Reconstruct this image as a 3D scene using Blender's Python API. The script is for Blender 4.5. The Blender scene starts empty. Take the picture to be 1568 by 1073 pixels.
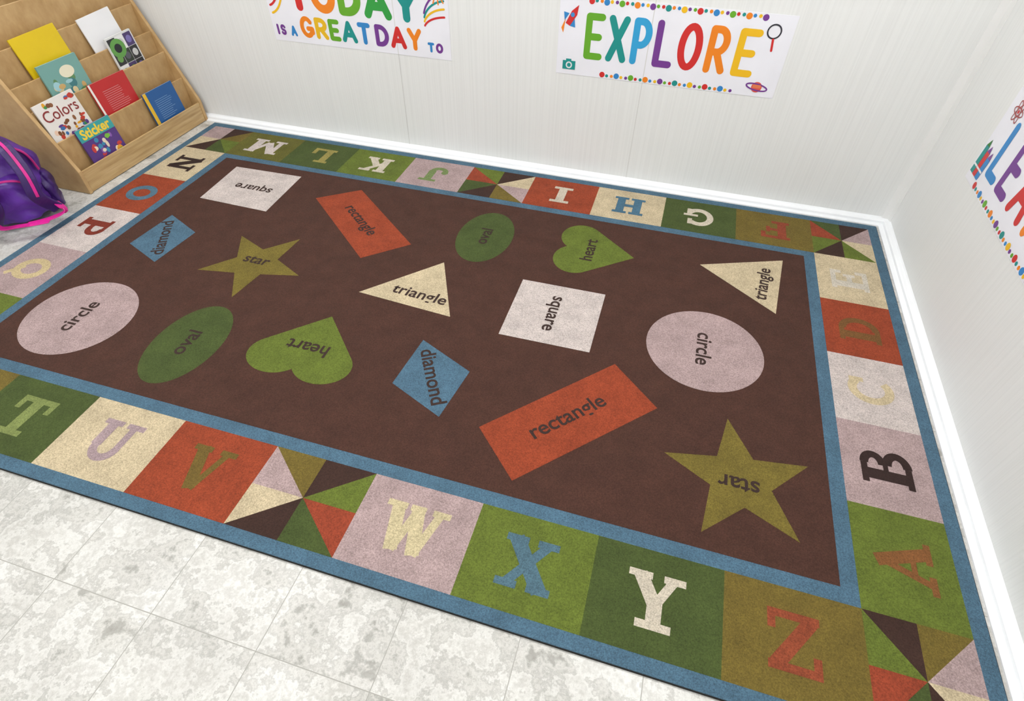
import bpy, bmesh, math, random
from mathutils import Matrix, Vector
random.seed(4)
D=bpy.data; scn=bpy.context.scene; COL=scn.collection
def lin(h):
    h=h.lstrip('#'); r=[]
    for i in (0,2,4):
        c=int(h[i:i+2],16)/255; r.append(c/12.92 if c<=0.04045 else ((c+0.055)/1.055)**2.4)
    return (r[0],r[1],r[2],1)
def mul(c,k): return (min(c[0]*k,1),min(c[1]*k,1),min(c[2]*k,1),1)
def desat(c,k):
    g=.3*c[0]+.59*c[1]+.11*c[2]; return (g+(c[0]-g)*k,g+(c[1]-g)*k,g+(c[2]-g)*k,1)
class NT:
    def __init__(s,name):
        s.m=D.materials.new(name); s.m.use_nodes=True; s.t=s.m.node_tree
        s.b=s.t.nodes['Principled BSDF']
    def n(s,ty,**kw):
        x=s.t.nodes.new(ty)
        for k,v in kw.items(): setattr(x,k,v)
        return x
    def l(s,a,b): s.t.links.new(a,b)
    def coord(s,scale=(1,1,1)):
        tc=s.n('ShaderNodeTexCoord'); mp=s.n('ShaderNodeMapping'); mp.inputs['Scale'].default_value=scale
        s.l(tc.outputs['Object'],mp.inputs[0]); return mp.outputs[0]
    def noise(s,vec,scale,detail=2,rough=.5):
        n=s.n('ShaderNodeTexNoise'); n.inputs['Scale'].default_value=scale; n.inputs['Detail'].default_value=detail
        n.inputs['Roughness'].default_value=rough; s.l(vec,n.inputs['Vector']); return n.outputs['Fac']
    def ramp(s,fac,stops):
        r=s.n('ShaderNodeValToRGB'); e=r.color_ramp.elements
        while len(e)<len(stops): e.new(.5)
        for a,(p,c) in zip(e,stops): a.position=p; a.color=c
        s.l(fac,r.inputs[0]); return r.outputs[0]
    def mix(s,f,a,b,mode='MIX'):
        m=s.n('ShaderNodeMix',data_type='RGBA',blend_type=mode)
        for sock,v in ((m.inputs[0],f),(m.inputs[6],a),(m.inputs[7],b)):
            if isinstance(v,(tuple,float,int)): sock.default_value=v
            else: s.l(v,sock)
        return m.outputs[2]
    def bump(s,h,strength,dist,normal=None):
        b=s.n('ShaderNodeBump'); b.inputs['Strength'].default_value=strength; b.inputs['Distance'].default_value=dist
        s.l(h,b.inputs['Height'])
        if normal: s.l(normal,b.inputs['Normal'])
        s.l(b.outputs[0],s.b.inputs['Normal']); return b.outputs[0]
_c={}
KR=.65
def carpet(hexc):
    k='carpet_'+hexc
    if k in _c: return _c[k]
    t=NT(k); v=t.coord(); c=desat(mul(lin(hexc),KR),.92)
    f=t.noise(v,260,3,.75); g=t.noise(v,12,5,.65)
    c1=t.ramp(f,[(.3,mul(c,.6)),(.7,mul(c,1.42))])
    c2=t.ramp(g,[(.3,(.84,.84,.84,1)),(.7,(1.13,1.13,1.13,1))])
    t.l(t.mix(1.0,c1,c2,'MULTIPLY'),t.b.inputs['Base Color'])
    t.b.inputs['Roughness'].default_value=.85; t.b.inputs['Specular IOR Level'].default_value=.25
    w=t.noise(v,3.2,2,.5)
    nb=t.bump(w,.5,.06)
    t.bump(f,.6,.003,nb)
    _c[k]=t.m; return t.m
def paper(hexc,rough=.45,kind='paper'):
    k=kind+'_'+hexc
    if k in _c: return _c[k]
    t=NT(k); v=t.coord(); c=lin(hexc); f=t.noise(v,6,2)
    t.l(t.ramp(f,[(.3,mul(c,.92)),(.7,mul(c,.98))]),t.b.inputs['Base Color'])
    t.b.inputs['Roughness'].default_value=rough
    _c[k]=t.m; return t.m
# ---------- generic mesh helpers
def mkobj(name,verts,faces,mats,midx=None,parent=None,smooth=False):
    me=D.meshes.new(name); me.from_pydata([tuple(v) for v in verts],[],faces); 
    for m in mats: me.materials.append(m)
    if midx: me.polygons.foreach_set('material_index',midx)
    if smooth: me.polygons.foreach_set('use_smooth',[True]*len(me.polygons))
    me.update(); o=D.objects.new(name,me); COL.objects.link(o)
    if parent: o.parent=parent
    return o
def empty(name,loc=(0,0,0)):
    e=D.objects.new(name,None); e.location=loc; e.empty_display_size=.1; COL.objects.link(e); return e
def box(name,a,b,mat,parent=None,bevel=0):
    x0,y0,z0=a;x1,y1,z1=b
    v=[(x0,y0,z0),(x1,y0,z0),(x1,y1,z0),(x0,y1,z0),(x0,y0,z1),(x1,y0,z1),(x1,y1,z1),(x0,y1,z1)]
    f=[(0,3,2,1),(4,5,6,7),(0,1,5,4),(1,2,6,5),(2,3,7,6),(3,0,4,7)]
    o=mkobj(name,v,f,[mat],parent=parent)
    if bevel:
        m=o.modifiers.new('b','BEVEL'); m.width=bevel; m.segments=3
    return o
def prism(name,prof,axis,a,b,mat,parent=None,bevel=0):
    def P(p,t):
        return {'x':(t,p[0],p[1]),'y':(p[0],t,p[1]),'z':(p[0],p[1],t)}[axis]
    n=len(prof); v=[P(p,a) for p in prof]+[P(p,b) for p in prof]
    f=[tuple(range(n)),tuple(range(2*n-1,n-1,-1))]+[(i,i+n,(i+1)%n+n,(i+1)%n) for i in range(n)]
    o=mkobj(name,v,f,[mat],parent=parent)
    bm=bmesh.new(); bm.from_mesh(o.data); bmesh.ops.recalc_face_normals(bm,faces=bm.faces); bm.to_mesh(o.data); bm.free()
    if bevel:
        m=o.modifiers.new('b','BEVEL'); m.width=bevel; m.segments=3
    return o
# ---------- flat printed artwork
class Flat:
    def __init__(s,matf): s.v=[];s.f=[];s.mi=[];s.mats=[];s.mf=matf;s.z=0;s.eps=4e-6;s.T=lambda x,y:(x,y)
    def mat(s,c):
        m=s.mf(c)
        if m not in s.mats: s.mats.append(m)
        return s.mats.index(m)
    def poly(s,pts,c):
        pts=[s.T(*p) for p in pts]
        A=sum(pts[i][0]*pts[(i+1)%len(pts)][1]-pts[(i+1)%len(pts)][0]*pts[i][1] for i in range(len(pts)))
        if A<0: pts=pts[::-1]
        b=len(s.v); s.v+=[(p[0],p[1],s.z) for p in pts]; s.f.append(tuple(range(b,b+len(pts)))); s.mi.append(s.mat(c)); s.z+=s.eps
    def rect(s,x0,y0,x1,y1,c): s.poly([(x0,y0),(x1,y0),(x1,y1),(x0,y1)],c)
    def ell(s,cx,cy,rx,ry,c,a=0,n=28):
        ca,sa=math.cos(a),math.sin(a)
        s.poly([(cx+rx*math.cos(t)*ca-ry*math.sin(t)*sa,cy+rx*math.cos(t)*sa+ry*math.sin(t)*ca) for t in [2*math.pi*i/n for i in range(n)]],c)
    def stroke(s,pts,w,c,rnd=False,closed=False):
        n=len(pts); 
        if closed: pts=pts+[pts[0]]
        L=[];R=[];m=len(pts)
        for i in range(m):
            if closed and i in(0,m-1): a=pts[-2];b=pts[1]
            else: a=pts[max(i-1,0)];b=pts[min(i+1,m-1)]
            dx,dy=b[0]-a[0],b[1]-a[1]; d=math.hypot(dx,dy) or 1; nx,ny=-dy/d,dx/d
            k=1
            if 0<i<m-1:
                ex,ey=pts[i][0]-pts[i-1][0],pts[i][1]-pts[i-1][1]; e=math.hypot(ex,ey) or 1
                k=1/max(.5,abs((-ey/e)*nx+(ex/e)*ny))
            L.append((pts[i][0]+nx*w/2*k,pts[i][1]+ny*w/2*k)); R.append((pts[i][0]-nx*w/2*k,pts[i][1]-ny*w/2*k))
        z0=s.z
        for i in range(m-1):
            s.z=z0; s.poly([L[i],L[i+1],R[i+1],R[i]],c)
        if rnd:
            for p in (pts[0],pts[-1]): s.ell(p[0],p[1],w/2,w/2,c,n=14)
    def arc(s,cx,cy,rx,ry,a0,a1,w,c,rnd=False,n=24):
        P=[(cx+rx*math.cos(math.radians(a0+(a1-a0)*i/n)),cy+ry*math.sin(math.radians(a0+(a1-a0)*i/n))) for i in range(n+1)]
        if abs(a1-a0)>=360: s.stroke(P[:-1],w,c,closed=True)
        else: s.stroke(P,w,c,rnd)
    def make(s,name,parent=None,mw=None):
        o=mkobj(name,s.v,s.f,s.mats,s.mi,parent)
        if mw: o.matrix_local=mw
        return o
r=lambda *a:('r',)+a
p=lambda pts,w:('p',pts,w)
a_=lambda *a:('a',)+a
SL={
'A':[p([(.5,.95),(.18,.05)],.13),p([(.45,1),(.8,.05)],.24),r(.28,.3,.72,.4),r(0,0,.36,.12),r(.58,0,1,.12)],
'B':[r(.12,0,.38,1),r(.02,0,.52,.13),r(.02,.87,.5,1),r(.3,.46,.55,.56),a_(.5,.745,.24,.18,-90,90,.17),a_(.52,.27,.28,.2,-90,90,.18)],
'C':[a_(.52,.5,.36,.41,48,312,.2),r(.72,.64,.86,.96)],
'D':[r(.12,0,.38,1),r(.02,0,.5,.13),r(.02,.87,.5,1),a_(.48,.5,.36,.41,-90,90,.18)],
'E':[r(.12,0,.38,1),r(.02,0,.9,.14),r(.02,.86,.88,1),r(.3,.43,.7,.57),r(.76,0,.9,.32),r(.74,.7,.88,1),r(.6,.34,.72,.66)],
'F':[r(.12,0,.38,1),r(.02,0,.55,.14),r(.02,.86,.88,1),r(.3,.43,.7,.57),r(.74,.66,.88,1),r(.6,.34,.72,.66)],
'G':[a_(.52,.5,.36,.41,48,330,.2),r(.72,.64,.86,.96),r(.55,.36,1,.48),r(.74,.05,.9,.4)],
'H':[r(.1,0,.36,1),r(.64,0,.9,1),r(0,0,.46,.13),r(0,.87,.46,1),r(.54,0,1,.13),r(.54,.87,1,1),r(.3,.42,.7,.58)],
'I':[r(.36,0,.64,1),r(.18,0,.82,.14),r(.18,.86,.82,1)],
'J':[r(.54,.27,.8,1),r(.35,.87,.98,1),a_(.44,.28,.235,.19,180,360,.18),('c',.22,.33,.12)],
'K':[r(.1,0,.36,1),r(0,0,.46,.13),r(0,.87,.46,1),p([(.3,.4),(.8,.95)],.15),p([(.45,.6),(.82,.05)],.25),r(.58,.87,1,1),r(.58,0,1,.13)],
'L':[r(.12,0,.38,1),r(.02,.87,.54,1),r(.02,0,.9,.14),r(.74,0,.9,.42)],
'M':[r(.06,0,.22,1),r(.7,0,.95,1),p([(.16,.98),(.5,.2)],.24),p([(.5,.2),(.83,.98)],.14),r(-.04,0,.34,.12),r(.6,0,1.06,.12),r(-.04,.88,.24,1),r(.78,.88,1.06,1)],
'N':[r(.12,0,.28,1),r(.72,0,.88,1),p([(.18,.97),(.8,.05)],.25),r(0,0,.44,.12),r(0,.88,.3,1),r(.56,.88,1,1)],
'O':[a_(.5,.5,.35,.4,0,360,.22)],
'P':[r(.12,0,.38,1),r(.02,0,.56,.14),r(.02,.87,.5,1),a_(.5,.7,.26,.225,-90,90,.18),r(.3,.38,.52,.55)],
'Q':[a_(.5,.5,.35,.4,0,360,.22),p([(.45,.25),(.88,-.08)],.15)],
'R':[r(.12,0,.38,1),r(.02,0,.5,.13),r(.02,.87,.5,1),a_(.5,.7,.26,.225,-90,90,.17),r(.3,.38,.52,.55),p([(.5,.45),(.85,.05)],.2)],
'S':[a_(.5,.74,.26,.19,20,270,.17),a_(.5,.28,.29,.2,-160,90,.19)],
'T':[r(.36,0,.64,1),r(.2,0,.8,.14),r(.04,.86,.96,1),r(.04,.64,.18,1),r(.82,.64,.96,1)],
'U':[r(.12,.35,.36,1),r(.67,.35,.83,1),a_(.5,.36,.25,.27,180,360,.18),r(0,.87,.46,1),r(.56,.87,1,1)],
'V':[p([(.2,.98),(.5,.02)],.26),p([(.8,.98),(.52,.02)],.14),r(0,.87,.42,1),r(.62,.87,1,1)],
'W':[p([(.15,.98),(.32,.03)],.22),p([(.5,.95),(.32,.03)],.14),p([(.48,.98),(.68,.03)],.22),p([(.88,.98),(.68,.03)],.14),r(-.04,.87,.3,1),r(.36,.87,.62,1),r(.74,.87,1.04,1)],
'X':[p([(.18,.95),(.82,.05)],.28),p([(.82,.95),(.18,.05)],.17),r(0,.86,.42,1),r(.6,.86,1,1),r(0,0,.4,.14),r(.58,0,1,.14)],
'Y':[p([(.2,.95),(.5,.42)],.25),p([(.8,.95),(.5,.42)],.16),r(.37,0,.63,.5),r(.2,0,.8,.14),r(0,.87,.42,1),r(.62,.87,1,1)],
'Z':[r(.08,.86,.92,1),r(.08,0,.92,.14),p([(.8,.92),(.2,.08)],.23),r(.08,.66,.21,1),r(.79,0,.92,.34)],
}
def slab(F,ch,cx,cy,ang,w,h,c,z):
    F.z=z; ca,sa=math.cos(ang),math.sin(ang); old=F.T
    F.T=lambda x,y:(cx+(x-w/2)*ca-(y-h/2)*sa, cy+(x-w/2)*sa+(y-h/2)*ca)
    for op in SL[ch]:
        if op[0]=='r': F.rect(op[1]*w,op[2]*h,op[3]*w,op[4]*h,c)
        elif op[0]=='p': F.stroke([(x*w,y*h) for x,y in op[1]],op[2]*w,c)
        elif op[0]=='c': F.ell(op[1]*w,op[2]*h,op[3]*w,op[3]*w,c)
        else: F.arc(op[1]*w,op[2]*h,op[3]*w,op[4]*h,op[5],op[6],op[7]*w,c)
    F.T=old
# ================= RUG =================
rug=empty('alphabet_rug')
S=.342; XG=[0,.26]+[.26+S*i for i in range(1,10)]+[3.598]
YG=[0,.2736]+[.2736+.32261*i for i in range(1,6)]+[2.1603]
ZT=.009
BLUE='#537890';BROWN='#543327';GREEN='#6c7c22';DKG='#4e5e27';ORG='#a8441d';CRM='#dcc8a2';PNK='#bfa4a3';WHT='#dccec8';MUS='#7d6a22';DBR='#462d24';RED='#a64322';LETCR='#dfd2bd'
prism('rug_binding',[(-.043,-.043),(3.643,-.043),(3.643,2.205),(-.043,2.205)],'z',.0005,ZT-.002,carpet('#2a2826'),rug,.003)
prism('rug_pile',[(-.04,-.04),(3.64,-.04),(3.64,2.202),(-.04,2.202)],'z',.002,ZT,carpet(BLUE),rug,.002)
F=Flat(carpet)
F.z=ZT+.0004; F.rect(.302,.318,3.292,1.846,BROWN)
Z1=ZT+.0004; Z2=ZT+.0009; Z3=ZT+.0014
def sq(i,j,c):
    F.z=Z1
    F.rect(XG[i],YG[j],XG[i+1],YG[j+1],c)
def geo(i,j,cs):
    x0,x1,y0,y1=XG[i],XG[i+1],YG[j],YG[j+1]; xm,ym=(x0+x1)/2,(y0+y1)/2
    P=[(x0,y1),(xm,y1),(x1,y1),(x1,ym),(x1,y0),(xm,y0),(x0,y0),(x0,ym)]
    for k in range(8):
        F.z=Z1; F.poly([P[k],P[(k+1)%8],(xm,ym)],cs[k])
LW,LH=.15,.148
front=[(1,'S',MUS,CRM),(2,'T',DKG,'#8a9850'),(3,'U',CRM,'#b59ca0'),(4,'V',ORG,'#7a6322'),(6,'W',PNK,'#dccb9e'),(7,'X',GREEN,'#56798a'),(8,'Y',DKG,LETCR),(9,'Z',MUS,'#a04a28')]
for i,ch,c,lc in front:
    sq(i,0,c); slab(F,ch,(XG[i]+XG[i+1])/2,(YG[0]+YG[1])/2,0,LW*(1.2 if ch in'WM' else 1),LH,lc,Z2)
back=[(1,'M','#6d6a20',WHT),(2,'L',DKG,'#a89a4a'),(3,'K',GREEN,LETCR),(4,'J',PNK,'#7f9455'),(6,'I',ORG,LETCR),(7,'H',CRM,'#4f7c96'),(8,'G',DKG,LETCR),(9,'F',MUS,'#9c4426')]
for i,ch,c,lc in back:
    sq(i,6,c); slab(F,ch,(XG[i]+XG[i+1])/2,(YG[6]+YG[7])/2,math.pi,LW*(1.2 if ch in'WM' else 1),LH,lc,Z2)
right=[(1,'A',GREEN,'#925c2a'),(2,'B',PNK,'#3a2622'),(3,'C',WHT,'#dfcaa0'),(4,'D',ORG,'#855a26'),(5,'E',CRM,'#e4dac9')]
for j,ch,c,lc in right:
    sq(10,j,c); slab(F,ch,(XG[10]+XG[11])/2,(YG[j]+YG[j+1])/2,math.pi/2,LW,LH,lc,Z2)
left=[(5,'N',CRM,'#3a2622'),(4,'O',ORG,'#5a7f95'),(3,'P',WHT,'#8a3320'),(2,'Q',PNK,'#dcc592'),(1,'R',GREEN,CRM)]
for j,ch,c,lc in left:
    sq(0,j,c); slab(F,ch,(XG[0]+XG[1])/2,(YG[j]+YG[j+1])/2,-math.pi/2,LW,LH,lc,Z2)
geo(5,0,[MUS,DBR,GREEN,RED,DKG,DBR,CRM,PNK])
geo(10,0,[DBR,MUS,PNK,CRM,DBR,DKG,RED,GREEN])
geo(10,6,[DKG,DBR,PNK,CRM,GREEN,DBR,GREEN,RED])
geo(5,6,[GREEN,DBR,CRM,PNK,MUS,DBR,DKG,RED])
geo(0,6,[PNK,DBR,MUS,GREEN,DKG,DBR,CRM,PNK])
geo(0,0,[GREEN,RED,DKG,DBR,CRM,PNK,MUS,DBR])
def shp(pts,c): F.z=Z1+.0005; F.poly(pts,c)
shp([(.415,1.775),(.80,1.785),(.815,1.44),(.435,1.45)],WHT)
shp([(2.14,1.31),(2.49,1.315),(2.49,.97),(2.14,.965)],WHT)
shp([(.41,1.28),(.61,1.19),(.59,.95),(.39,1.03)],BLUE)
shp([(1.88,.85),(2.10,.75),(2.07,.53),(1.86,.62)],BLUE)
shp([(.98,1.62),(1.16,1.76),(1.59,1.40),(1.42,1.24)],ORG)
shp([(2.59,.94),(2.76,.78),(2.37,.37),(2.21,.53)],ORG)
shp([(1.78,1.32),(1.93,1.00),(1.52,1.03)],CRM)
shp([(3.20,1.78),(3.16,1.40),(2.85,1.64)],CRM)
F.z=Z1+.0005; F.ell(.56,.578,.207,.207,PNK,n=72)
F.z=Z1+.0005; F.ell(2.897,1.115,.214,.21,PNK,n=72)
F.z=Z1+.0005; F.ell(1.05,.58,.13,.207,DKG,n=64)
F.z=Z1+.0005; F.ell(1.888,1.562,.127,.2,DKG,n=64)
def star(cx,cy,R,a0,c):
    P=[]
    for k in range(10):
        q=math.radians(a0+36*k); rr=R if k%2==0 else R*.41
        P.append((cx+rr*math.cos(q),cy+rr*math.sin(q)))
    z=Z1+.0005
    for k in range(0,10,2):
        F.z=z; F.poly([P[k-1],P[k],P[k+1],(cx,cy)],c)
STR='#807024'
star(1.0,1.075,.232,66,STR); star(3.03,.576,.232,100,STR)
def heart(cx,cy,w,h,ang,c):
    P=[];rl=.272;cxl=.5-rl;cyl=.5-rl
    tip=(0,-.5)
    dx,dy=cxl-tip[0],cyl-tip[1]; d=math.hypot(dx,dy); base=math.atan2(dy,dx); off=math.asin(rl/d)
    ta=base-off; a0=ta-math.pi/2
    a1=math.pi-math.acos(min(1,cxl/rl)) 
    n=28; Rr=[(cxl+rl*math.cos(a0+(a1-a0)*i/n),cyl+rl*math.sin(a0+(a1-a0)*i/n)) for i in range(n+1)]
    P=[tip]+Rr+[(-x,y) for x,y in Rr[::-1][1:]]
    ca,sa=math.cos(ang),math.sin(ang)
    shp([(cx+x*w*ca-y*h*sa,cy+x*w*sa+y*h*ca) for x,y in P],c)
heart(1.49,.70,.41,.33,math.pi,GREEN)
heart(2.395,1.60,.37,.345,math.pi/2,GREEN)
F.make('rug_pattern',rug)
def text(s,cx,cy,deg,size,mat,z,parent,name,bold=0,M=None):
    cu=D.curves.new(name,'FONT'); cu.body=s; cu.size=size; cu.align_x='CENTER'; cu.offset=bold
    cu.resolution_u=4
    t=D.objects.new(name+'_c',cu); COL.objects.link(t)
    bpy.context.view_layer.update()
    me=D.meshes.new_from_object(t.evaluated_get(bpy.context.evaluated_depsgraph_get()))
    D.objects.remove(t); me.name=name; me.materials.clear(); me.materials.append(mat)
    o=D.objects.new(name,me); COL.objects.link(o); o.parent=parent
    A=Matrix.Translation((cx,cy,z))@Matrix.Rotation(math.radians(deg),4,'Z')@Matrix.Translation((0,-size*.26,0))
    o.matrix_local=(M@A) if M else A
    return o
dk=carpet('#44302a'); zt=Z3+.0003
for s,x,y,d,sz in [('square',.63,1.61,180,.078),('square',2.31,1.14,-90,.078),('diamond',.50,1.115,119,.078),('diamond',1.978,.69,-59,.078),
  ('star',1.0,1.09,0,.078),('star',3.03,.56,180,.08),('rectangle',1.28,1.51,-40,.078),('rectangle',2.48,.655,46.5,.08),
  ('circle',.56,.578,90,.078),('circle',2.89,1.115,-90,.08),('oval',1.05,.58,90,.08),('oval',1.888,1.562,90,.078),
  ('heart',1.49,.69,180,.08),('heart',2.37,1.6,90,.078),('triangle',1.765,1.085,-4,.08),('triangle',3.115,1.585,84,.075)]:
    text(s,x,y,d,sz,dk,zt,rug,'word_'+s,.0012)
# ================= ROOM =================
t=NT('marble_vinyl_tile_floor'); v=t.coord()
mp=t.n('ShaderNodeMapping'); mp.inputs['Location'].default_value=(-.075,.26+.61,0); t.l(v,mp.inputs[0])
br=t.n('ShaderNodeTexBrick'); br.offset=0; br.squash=1
for k,val in (('Color1',(0,0,0,1)),('Color2',(1,1,1,1)),('Mortar',(.5,.5,.5,1)),('Scale',1),('Mortar Size',.0013),('Mortar Smooth',.2),('Brick Width',.305),('Row Height',.61)):
    br.inputs[k].default_value=val
t.l(mp.outputs[0],br.inputs['Vector'])
off=t.n('ShaderNodeVectorMath',operation='MULTIPLY_ADD'); off.inputs[1].default_value=(7,13,5); t.l(br.outputs['Color'],off.inputs[0]); t.l(v,off.inputs[2])
vv=off.outputs[0]
n1=t.noise(vv,5,6,.6); n2=t.noise(vv,10,7,.7); n3=t.noise(vv,90,3,.7)
base=t.ramp(n1,[(.34,lin('#9e9c96')),(.5,lin('#bfbdb8')),(.62,lin('#d6d5d2'))])
fl=t.ramp(n2,[(.36,lin('#77756e')),(.43,lin('#cdcbc6')),(.48,lin('#979590')),(.52,lin('#dad9d5')),(.6,lin('#a3a09a')),(.66,lin('#d2d0cb'))])
c=t.mix(.55,base,fl); c=t.mix(.16,c,t.ramp(n3,[(.3,lin('#8f8d87')),(.65,lin('#e2e1de'))]))
c=t.mix(br.outputs['Fac'],c,lin('#9a9892'))
t.l(c,t.b.inputs['Base Color']); t.b.inputs['Roughness'].default_value=.28
FL=t.m
def wallmat(name,sc):
    t=NT(name); f=t.noise(t.coord(sc),1,2,.6)
    w=lin('#e4e5e4')
    t.l(t.ramp(f,[(.35,mul(w,.955)),(.6,mul(w,1.0))]),t.b.inputs['Base Color'])
    t.b.inputs['Roughness'].default_value=.5; t.bump(f,.35,.001); return t.m
WB=wallmat('white_wall_panel',(150,150,.6)); 
XL,XR,YB,YF,H=-.56,3.70,2.265,-2.6,2.5
box('floor',(XL-.1,YF,-.05),(XR+.1,YB+.1,0),FL)
box('wall_back',(XL-.1,YB,0),(XR+.1,YB+.1,H),WB)
box('wall_right',(XR,YF,0),(XR+.1,YB,H),WB)
box('wall_left',(XL-.1,YF,0),(XL,YB,H),WB)
box('wall_front',(XL-.1,YF-.1,0),(XR+.1,YF,H),WB)
box('ceiling',(XL-.1,YF,H),(XR+.1,YB+.1,H+.06),paper('#f2f2f0',.8,'plaster'))
tr=paper('#f1f3f6',.35,'trim')
q=[(0,0),(-.046,0),(-.046,.005),(-.026,.008),(-.0245,.018),(-.018,.0215),(-.004,.024),(0,.03)]
prism('baseboard_back',[(YB+a,b) for a,b in q],'x',XL,XR,tr)
prism('baseboard_right',[(XR+a,b) for a,b in q],'y',YF,YB,tr)
prism('baseboard_left',[(XL-a,b) for a,b in q],'y',YF,YB,tr)
for i,x in enumerate((1.205,2.43)): box('trim_%d'%(i+1),(x-.0018,YB-.0012,.025),(x+.0018,YB,H),paper('#d6d6d4',.5,'seam'))
prism('trim_3',[(XR,YB),(XR-.035,YB),(XR-.035,YB-.002),(XR-.006,YB-.006),(XR-.002,YB-.035),(XR,YB-.035)],'z',.02,H,paper('#e9e9e8',.4,'corner'))
lm=NT('lamp_diffuser'); lm.b.inputs['Emission Color'].default_value=(1,.998,.985,1); lm.b.inputs['Emission Strength'].default_value=12.8
for i,(x,y) in enumerate(((.5,1.2),(2.75,1.2),(.6,-1.1),(2.7,-1.1))):
    e=empty('ceiling_light_panel',(x,y,H))
    box('diffuser',(-.6,-.3,-.03),(.6,.3,-.01),lm.m,e)
    box('housing',(-.62,-.32,-.022),(.62,.32,0),paper('#f0f0f0',.4,'housing'),e)
# ================= POSTERS =================
cols=['#cf2a28','#ee8418','#efbb18','#64a826','#128f8a','#3085c8','#73398f']
def sans(F,ch,x,y,w,h,sw,c):
    i=sw/2; X=lambda u:x+i+u*(w-sw); Y=lambda v_:y+i+v_*(h-sw)
    def S_(pts): F.stroke([(X(a),Y(b)) for a,b in pts],sw,c,True)
    def A_(cx,cy,rx,ry,a0,a1): F.arc(X(cx),Y(cy),rx*(w-sw),ry*(h-sw),a0,a1,sw,c,True)
    L={'E':[[(1,1),(0,1)],[(0,1),(0,0)],[(0,0),(1,0)],[(0,.5),(.85,.5)]],'X':[[(0,1),(1,0)],[(1,1),(0,0)]],'L':[[(0,1),(0,0)],[(0,0),(1,0)]],
     'T':[[(0,1),(1,1)],[(.5,1),(.5,0)]],'A':[[(0,0),(.5,1)],[(.5,1),(1,0)],[(.18,.32),(.82,.32)]],'Y':[[(0,1),(.5,.45)],[(1,1),(.5,.45)],[(.5,.45),(.5,0)]],
     'I':[[(.5,0),(.5,1)]],'N':[[(0,0),(0,1)],[(0,1),(1,0)],[(1,0),(1,1)]],'P':[[(0,0),(0,1)],[(0,1),(.4,1)],[(0,.42),(.4,.42)]],
     'R':[[(0,0),(0,1)],[(0,1),(.4,1)],[(0,.45),(.4,.45)],[(.45,.45),(1,0)]],'D':[[(0,0),(0,1)],[(0,1),(.3,1)],[(0,0),(.3,0)]],'G':[[(1,.42),(.6,.42)],[(1,.42),(1,.2)]]}
    for s_ in L.get(ch,[]): S_(s_)
    if ch=='P': A_(.4,.71,.6,.29,-90,90)
    if ch=='R': A_(.4,.725,.55,.275,-90,90)
    if ch=='D': A_(.3,.5,.7,.5,-90,90)
    if ch=='O': F.arc(X(.5),Y(.5),.5*(w-sw),.5*(h-sw),0,360,sw,c,n=36)
    if ch=='G': A_(.5,.5,.5,.5,40,330)
    if ch=='S': A_(.5,.74,.5,.26,20,270); A_(.5,.24,.5,.24,-160,90)
PW,PH=.985,.325
def sheet(M,name):
    e=empty(name); e.matrix_world=M
    w_=paper('#eeeef6',.35,'vinyl')
    box('sheet',(0,0,.0002),(PW,PH,.0012),w_,e)
    return e
def dots(F,x0,x1,y,top):
    n=int((x1-x0)/.021)
    for k in range(n):
        rr=.0125 if k%3==0 else .007
        xx=x0+(x1-x0)*k/(n-1)
        F.z=.002; F.ell(xx,y+(-rr if top else rr)*.6,rr,rr,cols[(k*4)%7],n=16)
def ring(F,cx,cy,rx,ry,w,c,rot_=0):
    n=32;P=[]
    for k in range(n):
        q=2*math.pi*k/n; X=rx*math.cos(q);Y=ry*math.sin(q)
        P.append((cx+X*math.cos(rot_)-Y*math.sin(rot_),cy+X*math.sin(rot_)+Y*math.cos(rot_)))
    F.stroke(P,w,c,closed=True)
MB=lambda x,z:Matrix(((1,0,0,x),(0,0,-1,YB),(0,1,0,z),(0,0,0,1)))
MR=lambda y,z:Matrix(((0,0,-1,XR),(-1,0,0,y),(0,1,0,z),(0,0,0,1)))
e=sheet(MB(2.02,.505),'explore_poster'); F=Flat(paper); F.z=.002;F.eps=3e-6
for ch,u0,u1,c in [('E',.125,.212,cols[3]),('X',.228,.322,cols[4]),('P',.34,.425,'#2f9fd4'),('L',.442,.53,cols[6]),('O',.545,.648,cols[0]),('R',.67,.762,cols[1]),('E',.79,.882,cols[2])]:
    sans(F,ch,u0*PW,.075,(u1-u0)*PW,.19,.029,c)
dots(F,.22,.80,.008,False); dots(F,.14,.86,PH-.008,True)
F.z=.0025
F.poly([(.012,.195),(.03,.235),(.022,.175)],cols[1]); F.poly([(.03,.215),(.055,.265),(.085,.29),(.08,.25),(.05,.205)],cols[0]); F.ell(.06,.25,.009,.009,'#3b8fcf')
F.poly([(.025,.225),(.02,.26),(.045,.255)],cols[5]); F.poly([(.05,.205),(.075,.2),(.07,.235)],cols[5])
F.rect(.03,.022,.09,.06,cols[4]); F.rect(.045,.06,.07,.068,cols[4]); F.ell(.06,.041,.015,.015,'#e6e6ea'); F.ell(.06,.041,.009,.009,cols[4])
ring(F,.908,.262,.026,.026,.006,'#2b2b35'); F.stroke([(.912,.232),(.918,.19)],.009,cols[0],True)
F.ell(.905,.04,.022,.022,'#d9534a'); ring(F,.905,.04,.045,.013,.006,cols[6],-.15); F.rect(.888,.036,.922,.05,'#e07a50')
F.make('print',e)
e=sheet(MB(.505,.50),'great_day_poster'); F=Flat(paper); F.z=.002;F.eps=3e-6
xs=.13
for ch,c,w in zip('TODAY',[cols[0],cols[1],cols[3],'#2f9a40',cols[4]],[.12,.14,.13,.15,.135]):
    sans(F,ch,xs,.15,w-.004,.155,.038,c); xs+=w+.008
xs=.02
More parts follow.
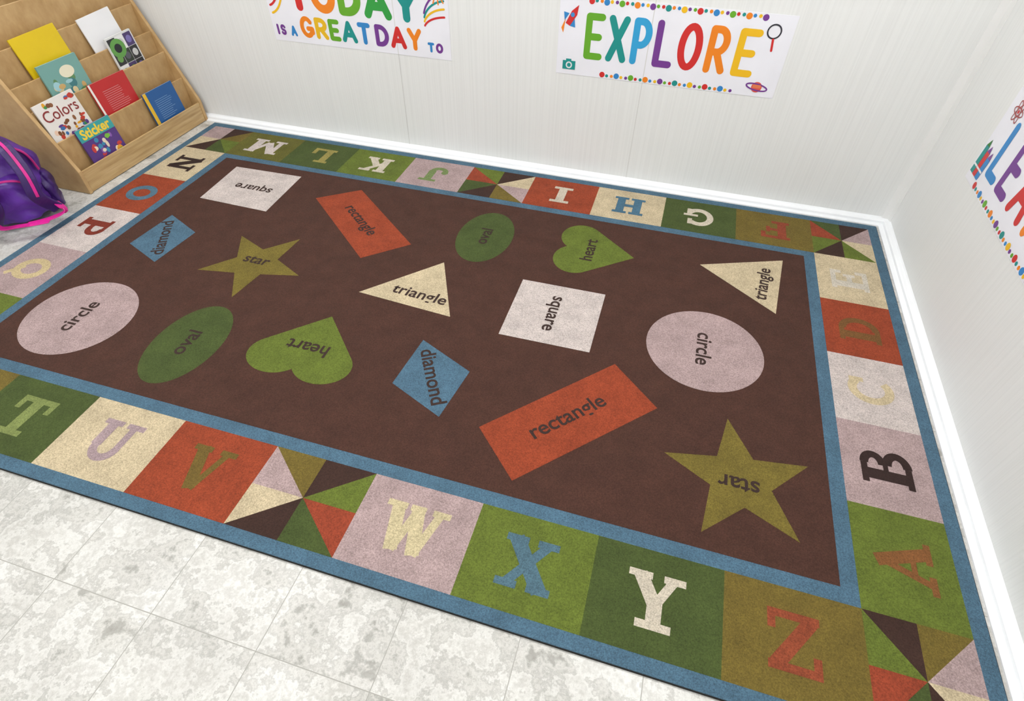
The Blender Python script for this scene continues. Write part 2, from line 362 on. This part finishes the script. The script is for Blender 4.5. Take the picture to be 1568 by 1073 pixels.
for ch,w,h,c in [('I',.016,.05,cols[6]),('S',.03,.05,cols[6]),(' ',.012,0,''),('A',.036,.05,cols[5]),(' ',.010,0,''),('G',.078,.1,cols[1]),('R',.07,.1,'#e8b81a'),('E',.062,.1,cols[3]),('A',.085,.1,cols[4]),('T',.07,.1,cols[5]),(' ',.008,0,''),('D',.074,.1,cols[6]),('A',.085,.1,cols[0]),('Y',.075,.1,cols[1]),(' ',.014,0,''),('T',.034,.045,cols[5]),('O',.038,.045,cols[6])]:
    if h: F.z=.002; sans(F,ch,xs,.028,w,h,.022 if h>.06 else .012,c)
    xs+=w+.008
for k in range(4):
    F.z=.002; F.arc(.985,.10+.012*k+.03,.13,.06+.022*k,100,165,.009,cols[(k*2)%7],True)
    F.z=.002; F.arc(-.0,.33,.05+.022*k,.10+.035*k,-80,-25,.01,cols[(k*2+3)%7],True)
for k in range(6):
    q=math.radians(200+25*k); F.stroke([(.93+.03*math.cos(q),.30+.03*math.sin(q)),(.93+.06*math.cos(q),.30+.06*math.sin(q))],.006,cols[1],True)
F.make('print',e)
e=sheet(MR(1.845,.465),'learn_poster'); F=Flat(paper); F.z=.002;F.eps=3e-6
for ch,u0,u1,c in [('L',.115,.205,'#2f86c8'),('E',.225,.32,cols[6]),('A',.35,.47,cols[0]),('R',.5,.6,cols[1]),('N',.63,.74,cols[2])]:
    sans(F,ch,u0*PW,.065,(u1-u0)*PW,.19,.030,c)
dots(F,.10,.8,.008,False); dots(F,.22,.86,PH-.008,True)
for k,(c1,x) in enumerate(((cols[4],.008),(cols[0],.036),(cols[5],.064))):
    F.z=.0025+k*1e-4; F.poly([(x,.03),(x+.026,.03),(x+.032,.13-.012*k),(x+.006,.13-.012*k)],c1); F.poly([(x+.006,.13-.012*k),(x+.032,.13-.012*k),(x+.024,.155-.012*k)],'#7b4397' if k else '#2f7a30')
    F.rect(x+.002,.055,x+.028,.062,'#f0f0f4')
for k in range(3): ring(F,.075,.27,.035,.012,.0035,'#a33a3a',k*math.pi/3)
F.ell(.075,.27,.006,.006,cols[0])
F.make('print',e)
# ================= BOOK DISPLAY =================
t=NT('plywood'); v=t.coord((3,1.2,18)); n=t.noise(v,3,4,.6)
t.l(t.ramp(n,[(.3,lin('#a68555')),(.55,lin('#c1a272')),(.75,lin('#ceb084'))]),t.b.inputs['Base Color']); t.b.inputs['Roughness'].default_value=.45
PLY=t.m
t=NT('plywood_panel'); v=t.coord((3,5,3)); n=t.noise(v,4,5,.6)
t.l(t.ramp(n,[(.3,lin('#a98656')),(.7,lin('#c3a272'))]),t.b.inputs['Base Color']); t.b.inputs['Roughness'].default_value=.5
PLY2=t.m
sh=empty('book_display_shelf')
Y0,Y1=1.325,2.235; X0=-.112
ZO=[0,.135,.27,.37,.50,.635]; XO=[z*.396 for z in ZO]
prof=[(X0,.001),(X0,.118),(X0-XO[5]-.01,.118+ZO[5]+.02),(X0-XO[5]-.06,.118+ZO[5]+.035),(-.55,.118+ZO[5]+.035),(-.55,.001)]
prism('side_near',prof,'y',Y0,Y0+.018,PLY2,sh,.003); prism('side_far',prof,'y',Y1-.018,Y1,PLY2,sh,.003)
ins=.006
def tier(k): return X0-ins-XO[k], .115+ZO[k]
for k in range(6):
    xk,zk=tier(k)
    zb=.003 if k==0 else tier(k-1)[1]-.07
    xn=tier(k+1)[0] if k<5 else xk-.05
    box('tier_front_%d'%(k+1),(xk-.009,Y0+.018,zb),(xk,Y1-.018,zk-.004),PLY if k==0 else PLY2,sh,.002)
    box('tier_floor_%d'%(k+1),(xn-.002,Y0+.018,zk-.075),(xk-.009,Y1-.018,zk-.066),PLY2,sh)
box('back_panel',(-.55,Y0+.018,.003),(-.542,Y1-.018,.118+ZO[5]),PLY2,sh)
BG={'yellow':'#dcbd10','white':'#ededf0','teal':'#74a49d','grid':'#dcdcdc','red':'#ba2628','colors':'#e6e1dc','sticker':'#553680','blue':'#1d5896'}
def cover(kind,w,h):
    F=Flat(paper); F.z=.0006;F.eps=3e-6
    F.rect(0,0,w,h,BG[kind])
    R=random.Random(kind)
    if kind in('red','blue'):
        for k in range(11):
            F.z=.001; F.rect(w*.25,h*(.3+.045*k),w*(.25+R.uniform(.38,.55)),h*(.3+.045*k)+.0018,'#d99a9a' if kind=='red' else '#86a8cc')
        if kind=='blue': F.z=.001;F.rect(0,0,w*.1,h,'#e2b52a')
        if kind=='red': F.z=.001;F.rect(0,0,w*.05,h,'#e8e4e0')
    if kind=='teal':
        for k in range(16): F.z=.001+k*1e-5; F.ell(R.uniform(.15,.85)*w,R.uniform(.12,.6)*h,R.uniform(.008,.026),R.uniform(.008,.022),R.choice(['#d9c79a','#5f8a5a','#9cc7cf','#c9a56a','#3f7a80']))
        F.z=.0014;F.ell(w*.6,h*.72,.04,.026,'#e9e2c8')
    if kind=='grid':
        for a in range(3):
            for b in range(3):
                F.z=.001; F.rect(w*(.04+.31*a),h*(.04+.31*b),w*(.34+.31*a),h*(.34+.31*b),R.choice(['#2c2c30','#e6e6e6','#4a3a6a','#303a30'])); F.ell(w*(.19+.31*a),h*(.19+.31*b),w*.1,w*.1,R.choice(['#6a9a50','#c8c8c8','#7a70b0','#555560']))
        F.z=.0012;F.ell(w*.3,h*.72,w*.27,w*.25,'#5f9a4a');F.ell(w*.3,h*.72,w*.13,w*.12,'#20242a')
    if kind=='colors':
        for k in range(46):
            a=R.uniform(.08,.92);b=R.choice([R.uniform(.05,.52),R.uniform(.05,.52),R.uniform(.05,.52),R.uniform(.88,.95)]); F.z=.001+k*1e-5; F.ell(a*w,b*h,R.uniform(.006,.015),R.uniform(.005,.013),R.choice(['#c0392b','#3f8f4a','#e0a020','#3a6ea8','#7a4a2a','#e8c8b0','#5a3a86','#8a5a3a']))
    if kind=='sticker':
        F.z=.001;F.rect(0,h*.72,w,h,'#3aa0a0')
        for k in range(30): F.z=.0011+k*1e-5; F.ell(R.uniform(.1,.9)*w,R.uniform(.06,.65)*h,R.uniform(.008,.018),R.uniform(.008,.018),R.choice(['#7ab840','#d95a9a','#e8a030','#3a8ab0','#c03a3a','#8a5ab0','#e8d8c0']))
    return F
def book(name,kind,row,ya,yb,h,tilt=0,th=.008):
    k=row-1; xk,zk=tier(k); xn,zn=tier(k+1); w=yb-ya
    xb=xk-.009-.012; zb=zk-.064
    xt=xn+.003; zt_=zn-.004
    d=Vector((xt-xb,0,zt_-zb)).normalized(); 
    ux=Vector((0,1,0)); nrm=ux.cross(d).normalized()
    M=Matrix(((ux.x,d.x,nrm.x,xb),(ux.y,d.y,nrm.y,ya),(ux.z,d.z,nrm.z,zb+.0005),(0,0,0,1)))
    M=M@Matrix.Translation((w/2,0,th+.001))@Matrix.Rotation(tilt,4,'Z')@Matrix.Translation((-w/2,abs(math.sin(tilt))*w/2,0))
    e=empty(name); e.matrix_world=M
    box('pages',(.001,.001,-th+.001),(w-.003,h-.001,-.001),paper('#eeeae0',.6,'pages'),e)
    cm=BG[kind]
    box('cover_front',(0,0,-.001),(w,h,.0005),paper(cm,.3,'cover'),e); box('cover_back',(0,0,-th),(w,h,-th+.001),paper(cm,.3,'cover'),e); box('spine',(-.0005,0,-th),(.001,h,.0005),paper(cm,.3,'cover'),e)
    cover(kind,w,h).make('cover_print',e)
    if kind=='colors': text('Colors',w*.5,h*.70,0,.07,paper('#8a2f2f'),.0016,e,'title',.0004)
    if kind=='sticker': text('Sticker',w*.5,h*.84,0,.062,paper('#f0d040'),.0016,e,'title',.002)
    return e
book('picture_book','yellow',4,1.49,1.735,.22,.03,.006)
book('picture_book','white',4,1.86,2.07,.205,.05,.005)
book('picture_book','teal',3,1.50,1.72,.205,0)
book('picture_book','grid',3,1.915,2.09,.205,.03)
book('picture_book','red',2,1.665,1.90,.205,0)
book('picture_book','colors',2,1.36,1.585,.22,.02)
book('picture_book','sticker',1,1.445,1.655,.21,0)
book('picture_book','blue',1,1.90,2.12,.215,0)
# ================= BACKPACK =================
def fabric(name,hexc):
    t=NT(name); v=t.coord(); f=t.noise(v,24,3,.55); g=t.noise(v,14,3); c=lin(hexc)
    t.l(t.ramp(g,[(.3,mul(c,.6)),(.7,mul(c,1.25))]),t.b.inputs['Base Color']); t.b.inputs['Roughness'].default_value=.42
    t.bump(f,.5,.01); return t.m
PU=fabric('purple_nylon','#552390'); PD=fabric('dark_purple_nylon','#361660'); PK=fabric('pink_webbing','#cc1f88')
bp=empty('backpack'); bp.matrix_world=Matrix.Translation((-.245,1.075,0))@Matrix.Rotation(math.radians(52),4,'Z')@Matrix.Rotation(math.radians(-7),4,'X')@Matrix.Scale(1.28,4)
def pillow(name,c,s,mat,e1=.45,e2=.5,nz=.006,seed=0,taper=0):
    vs=[];fs=[];nu,nv=64,40; R=random.Random(seed); ph=[R.uniform(0,6) for _ in range(6)]
    sg=lambda x,e:math.copysign(abs(x)**e,x)
    for j in range(nv+1):
        la=-math.pi/2+math.pi*j/nv
        for i in range(nu):
            lo=2*math.pi*i/nu
            x=sg(math.cos(la),e1)*sg(math.cos(lo),e2); y=sg(math.cos(la),e1)*sg(math.sin(lo),e2); z=sg(math.sin(la),e1)
            k=1-taper*max(z,0)**2
            w=nz*(math.sin(5*x+ph[0]+5*z)+math.sin(7*z+ph[1]+3*y)+.5*math.sin(11*(x+z)+ph[2]))
            n=Vector((x,y,z)).normalized()
            vs.append((c[0]+x*s[0]*k+n.x*w,c[1]+y*s[1]*k+n.y*w,c[2]+z*s[2]+n.z*w*.4))
    for j in range(nv):
        for i in range(nu): fs.append((j*nu+i,j*nu+(i+1)%nu,(j+1)*nu+(i+1)%nu,(j+1)*nu+i))
    return mkobj(name,vs,fs,[mat],parent=bp,smooth=True)
def strap(name,pts,w,th,mat,side=(1,0,0)):
    pts=[Vector(q) for q in pts]; C=[]
    for i in range(len(pts)-1):
        p0=pts[max(i-1,0)];p1=pts[i];p2=pts[i+1];p3=pts[min(i+2,len(pts)-1)]
        for k in range(8):
            u=k/8; C.append(.5*((2*p1)+(p2-p0)*u+(2*p0-5*p1+4*p2-p3)*u*u+(3*p1-p0-3*p2+p3)*u**3))
    C.append(pts[-1]); vs=[];fs=[]; sd=Vector(side).normalized()
    for i,q in enumerate(C):
        tg=(C[min(i+1,len(C)-1)]-C[max(i-1,0)]).normalized(); n=tg.cross(sd).normalized(); s2=n.cross(tg).normalized()
        vs+=[q+s2*w/2+n*th/2,q-s2*w/2+n*th/2,q-s2*w/2-n*th/2,q+s2*w/2-n*th/2]
    for i in range(len(C)-1):
        for k in range(4): fs.append((4*i+k,4*i+(k+1)%4,4*i+4+(k+1)%4,4*i+4+k))
    fs+= [(3,2,1,0),tuple(4*(len(C)-1)+k for k in range(4))]
    o=mkobj(name,vs,fs,[mat],parent=bp,smooth=False)
    m=o.modifiers.new('b','BEVEL'); m.width=th*.3; m.segments=2
    return o
pillow('main_bag',(0,0,.142),(.125,.07,.14),PU,.55,.65,.006,1,.3)
pillow('front_pocket',(0,-.068,.09),(.1,.035,.08),PU,.5,.65,.006,2,.2)
pillow('side_pocket',(.115,-.005,.08),(.022,.05,.07),PD,.6,.7,.003,3)
pillow('side_pocket_left',(-.115,-.005,.08),(.022,.05,.07),PD,.6,.7,.003,4)
strap('zipper_trim',[(-.12,-.045,.16),(-.1,-.055,.235),(0,-.055,.272),(.1,-.055,.235),(.12,-.045,.16)],.014,.006,PK,(0,1,0))
strap('pocket_zip',[(-.09,-.10,.12),(-.05,-.108,.155),(0,-.11,.165),(.05,-.108,.155),(.09,-.10,.12)],.010,.006,PK,(0,1,0))
strap('shoulder_strap',[(.04,-.01,.28),(.07,-.09,.26),(.085,-.13,.18),(.08,-.135,.1),(.115,-.11,.035)],.045,.012,PD)
strap('shoulder_strap_left',[(-.04,-.01,.28),(-.05,-.10,.265),(-.055,-.14,.18),(-.045,-.145,.1),(-.08,-.12,.035)],.045,.012,PD)
strap('strap_piping',[(.04,-.018,.288),(.072,-.098,.267),(.088,-.14,.18),(.083,-.145,.1)],.010,.004,PK)
strap('webbing',[(.115,-.105,.06),(.13,-.15,.035),(.08,-.17,.028),(.02,-.18,.032)],.028,.004,PK,(.3,1,.0))
strap('webbing_left',[(-.08,-.12,.06),(-.06,-.16,.035),(-.01,-.17,.03),(.04,-.19,.03),(.08,-.20,.03)],.026,.004,PK,(.3,1,0))
strap('grab_handle',[(-.03,.03,.27),(-.02,.03,.31),(.02,.03,.31),(.03,.03,.27)],.02,.005,PK,(0,1,0))
# ================= WORLD, CAMERA =================
w=D.worlds.new('w'); scn.world=w; w.use_nodes=True; w.node_tree.nodes['Background'].inputs[0].default_value=(.9,.95,1,1); w.node_tree.nodes['Background'].inputs[1].default_value=.6
cam=D.cameras.new('camera'); co=D.objects.new('camera',cam); COL.objects.link(co); scn.camera=co
cam.sensor_fit='HORIZONTAL'; cam.sensor_width=36; cam.lens=36*861.1/1568; cam.clip_start=.02
Rm=((0.95863,-0.21197,0.18999),(0.2844,0.68522,-0.67051),(0.01194,0.69681,0.71716))
M=Matrix.Identity(4)
for i in range(3):
    for j in range(3): M[i][j]=Rm[i][j]
M.translation=Vector((7.62971,-1.45979,4.38978))*.342
co.matrix_world=M
scn.view_settings.view_transform='Standard'; scn.view_settings.look='None'
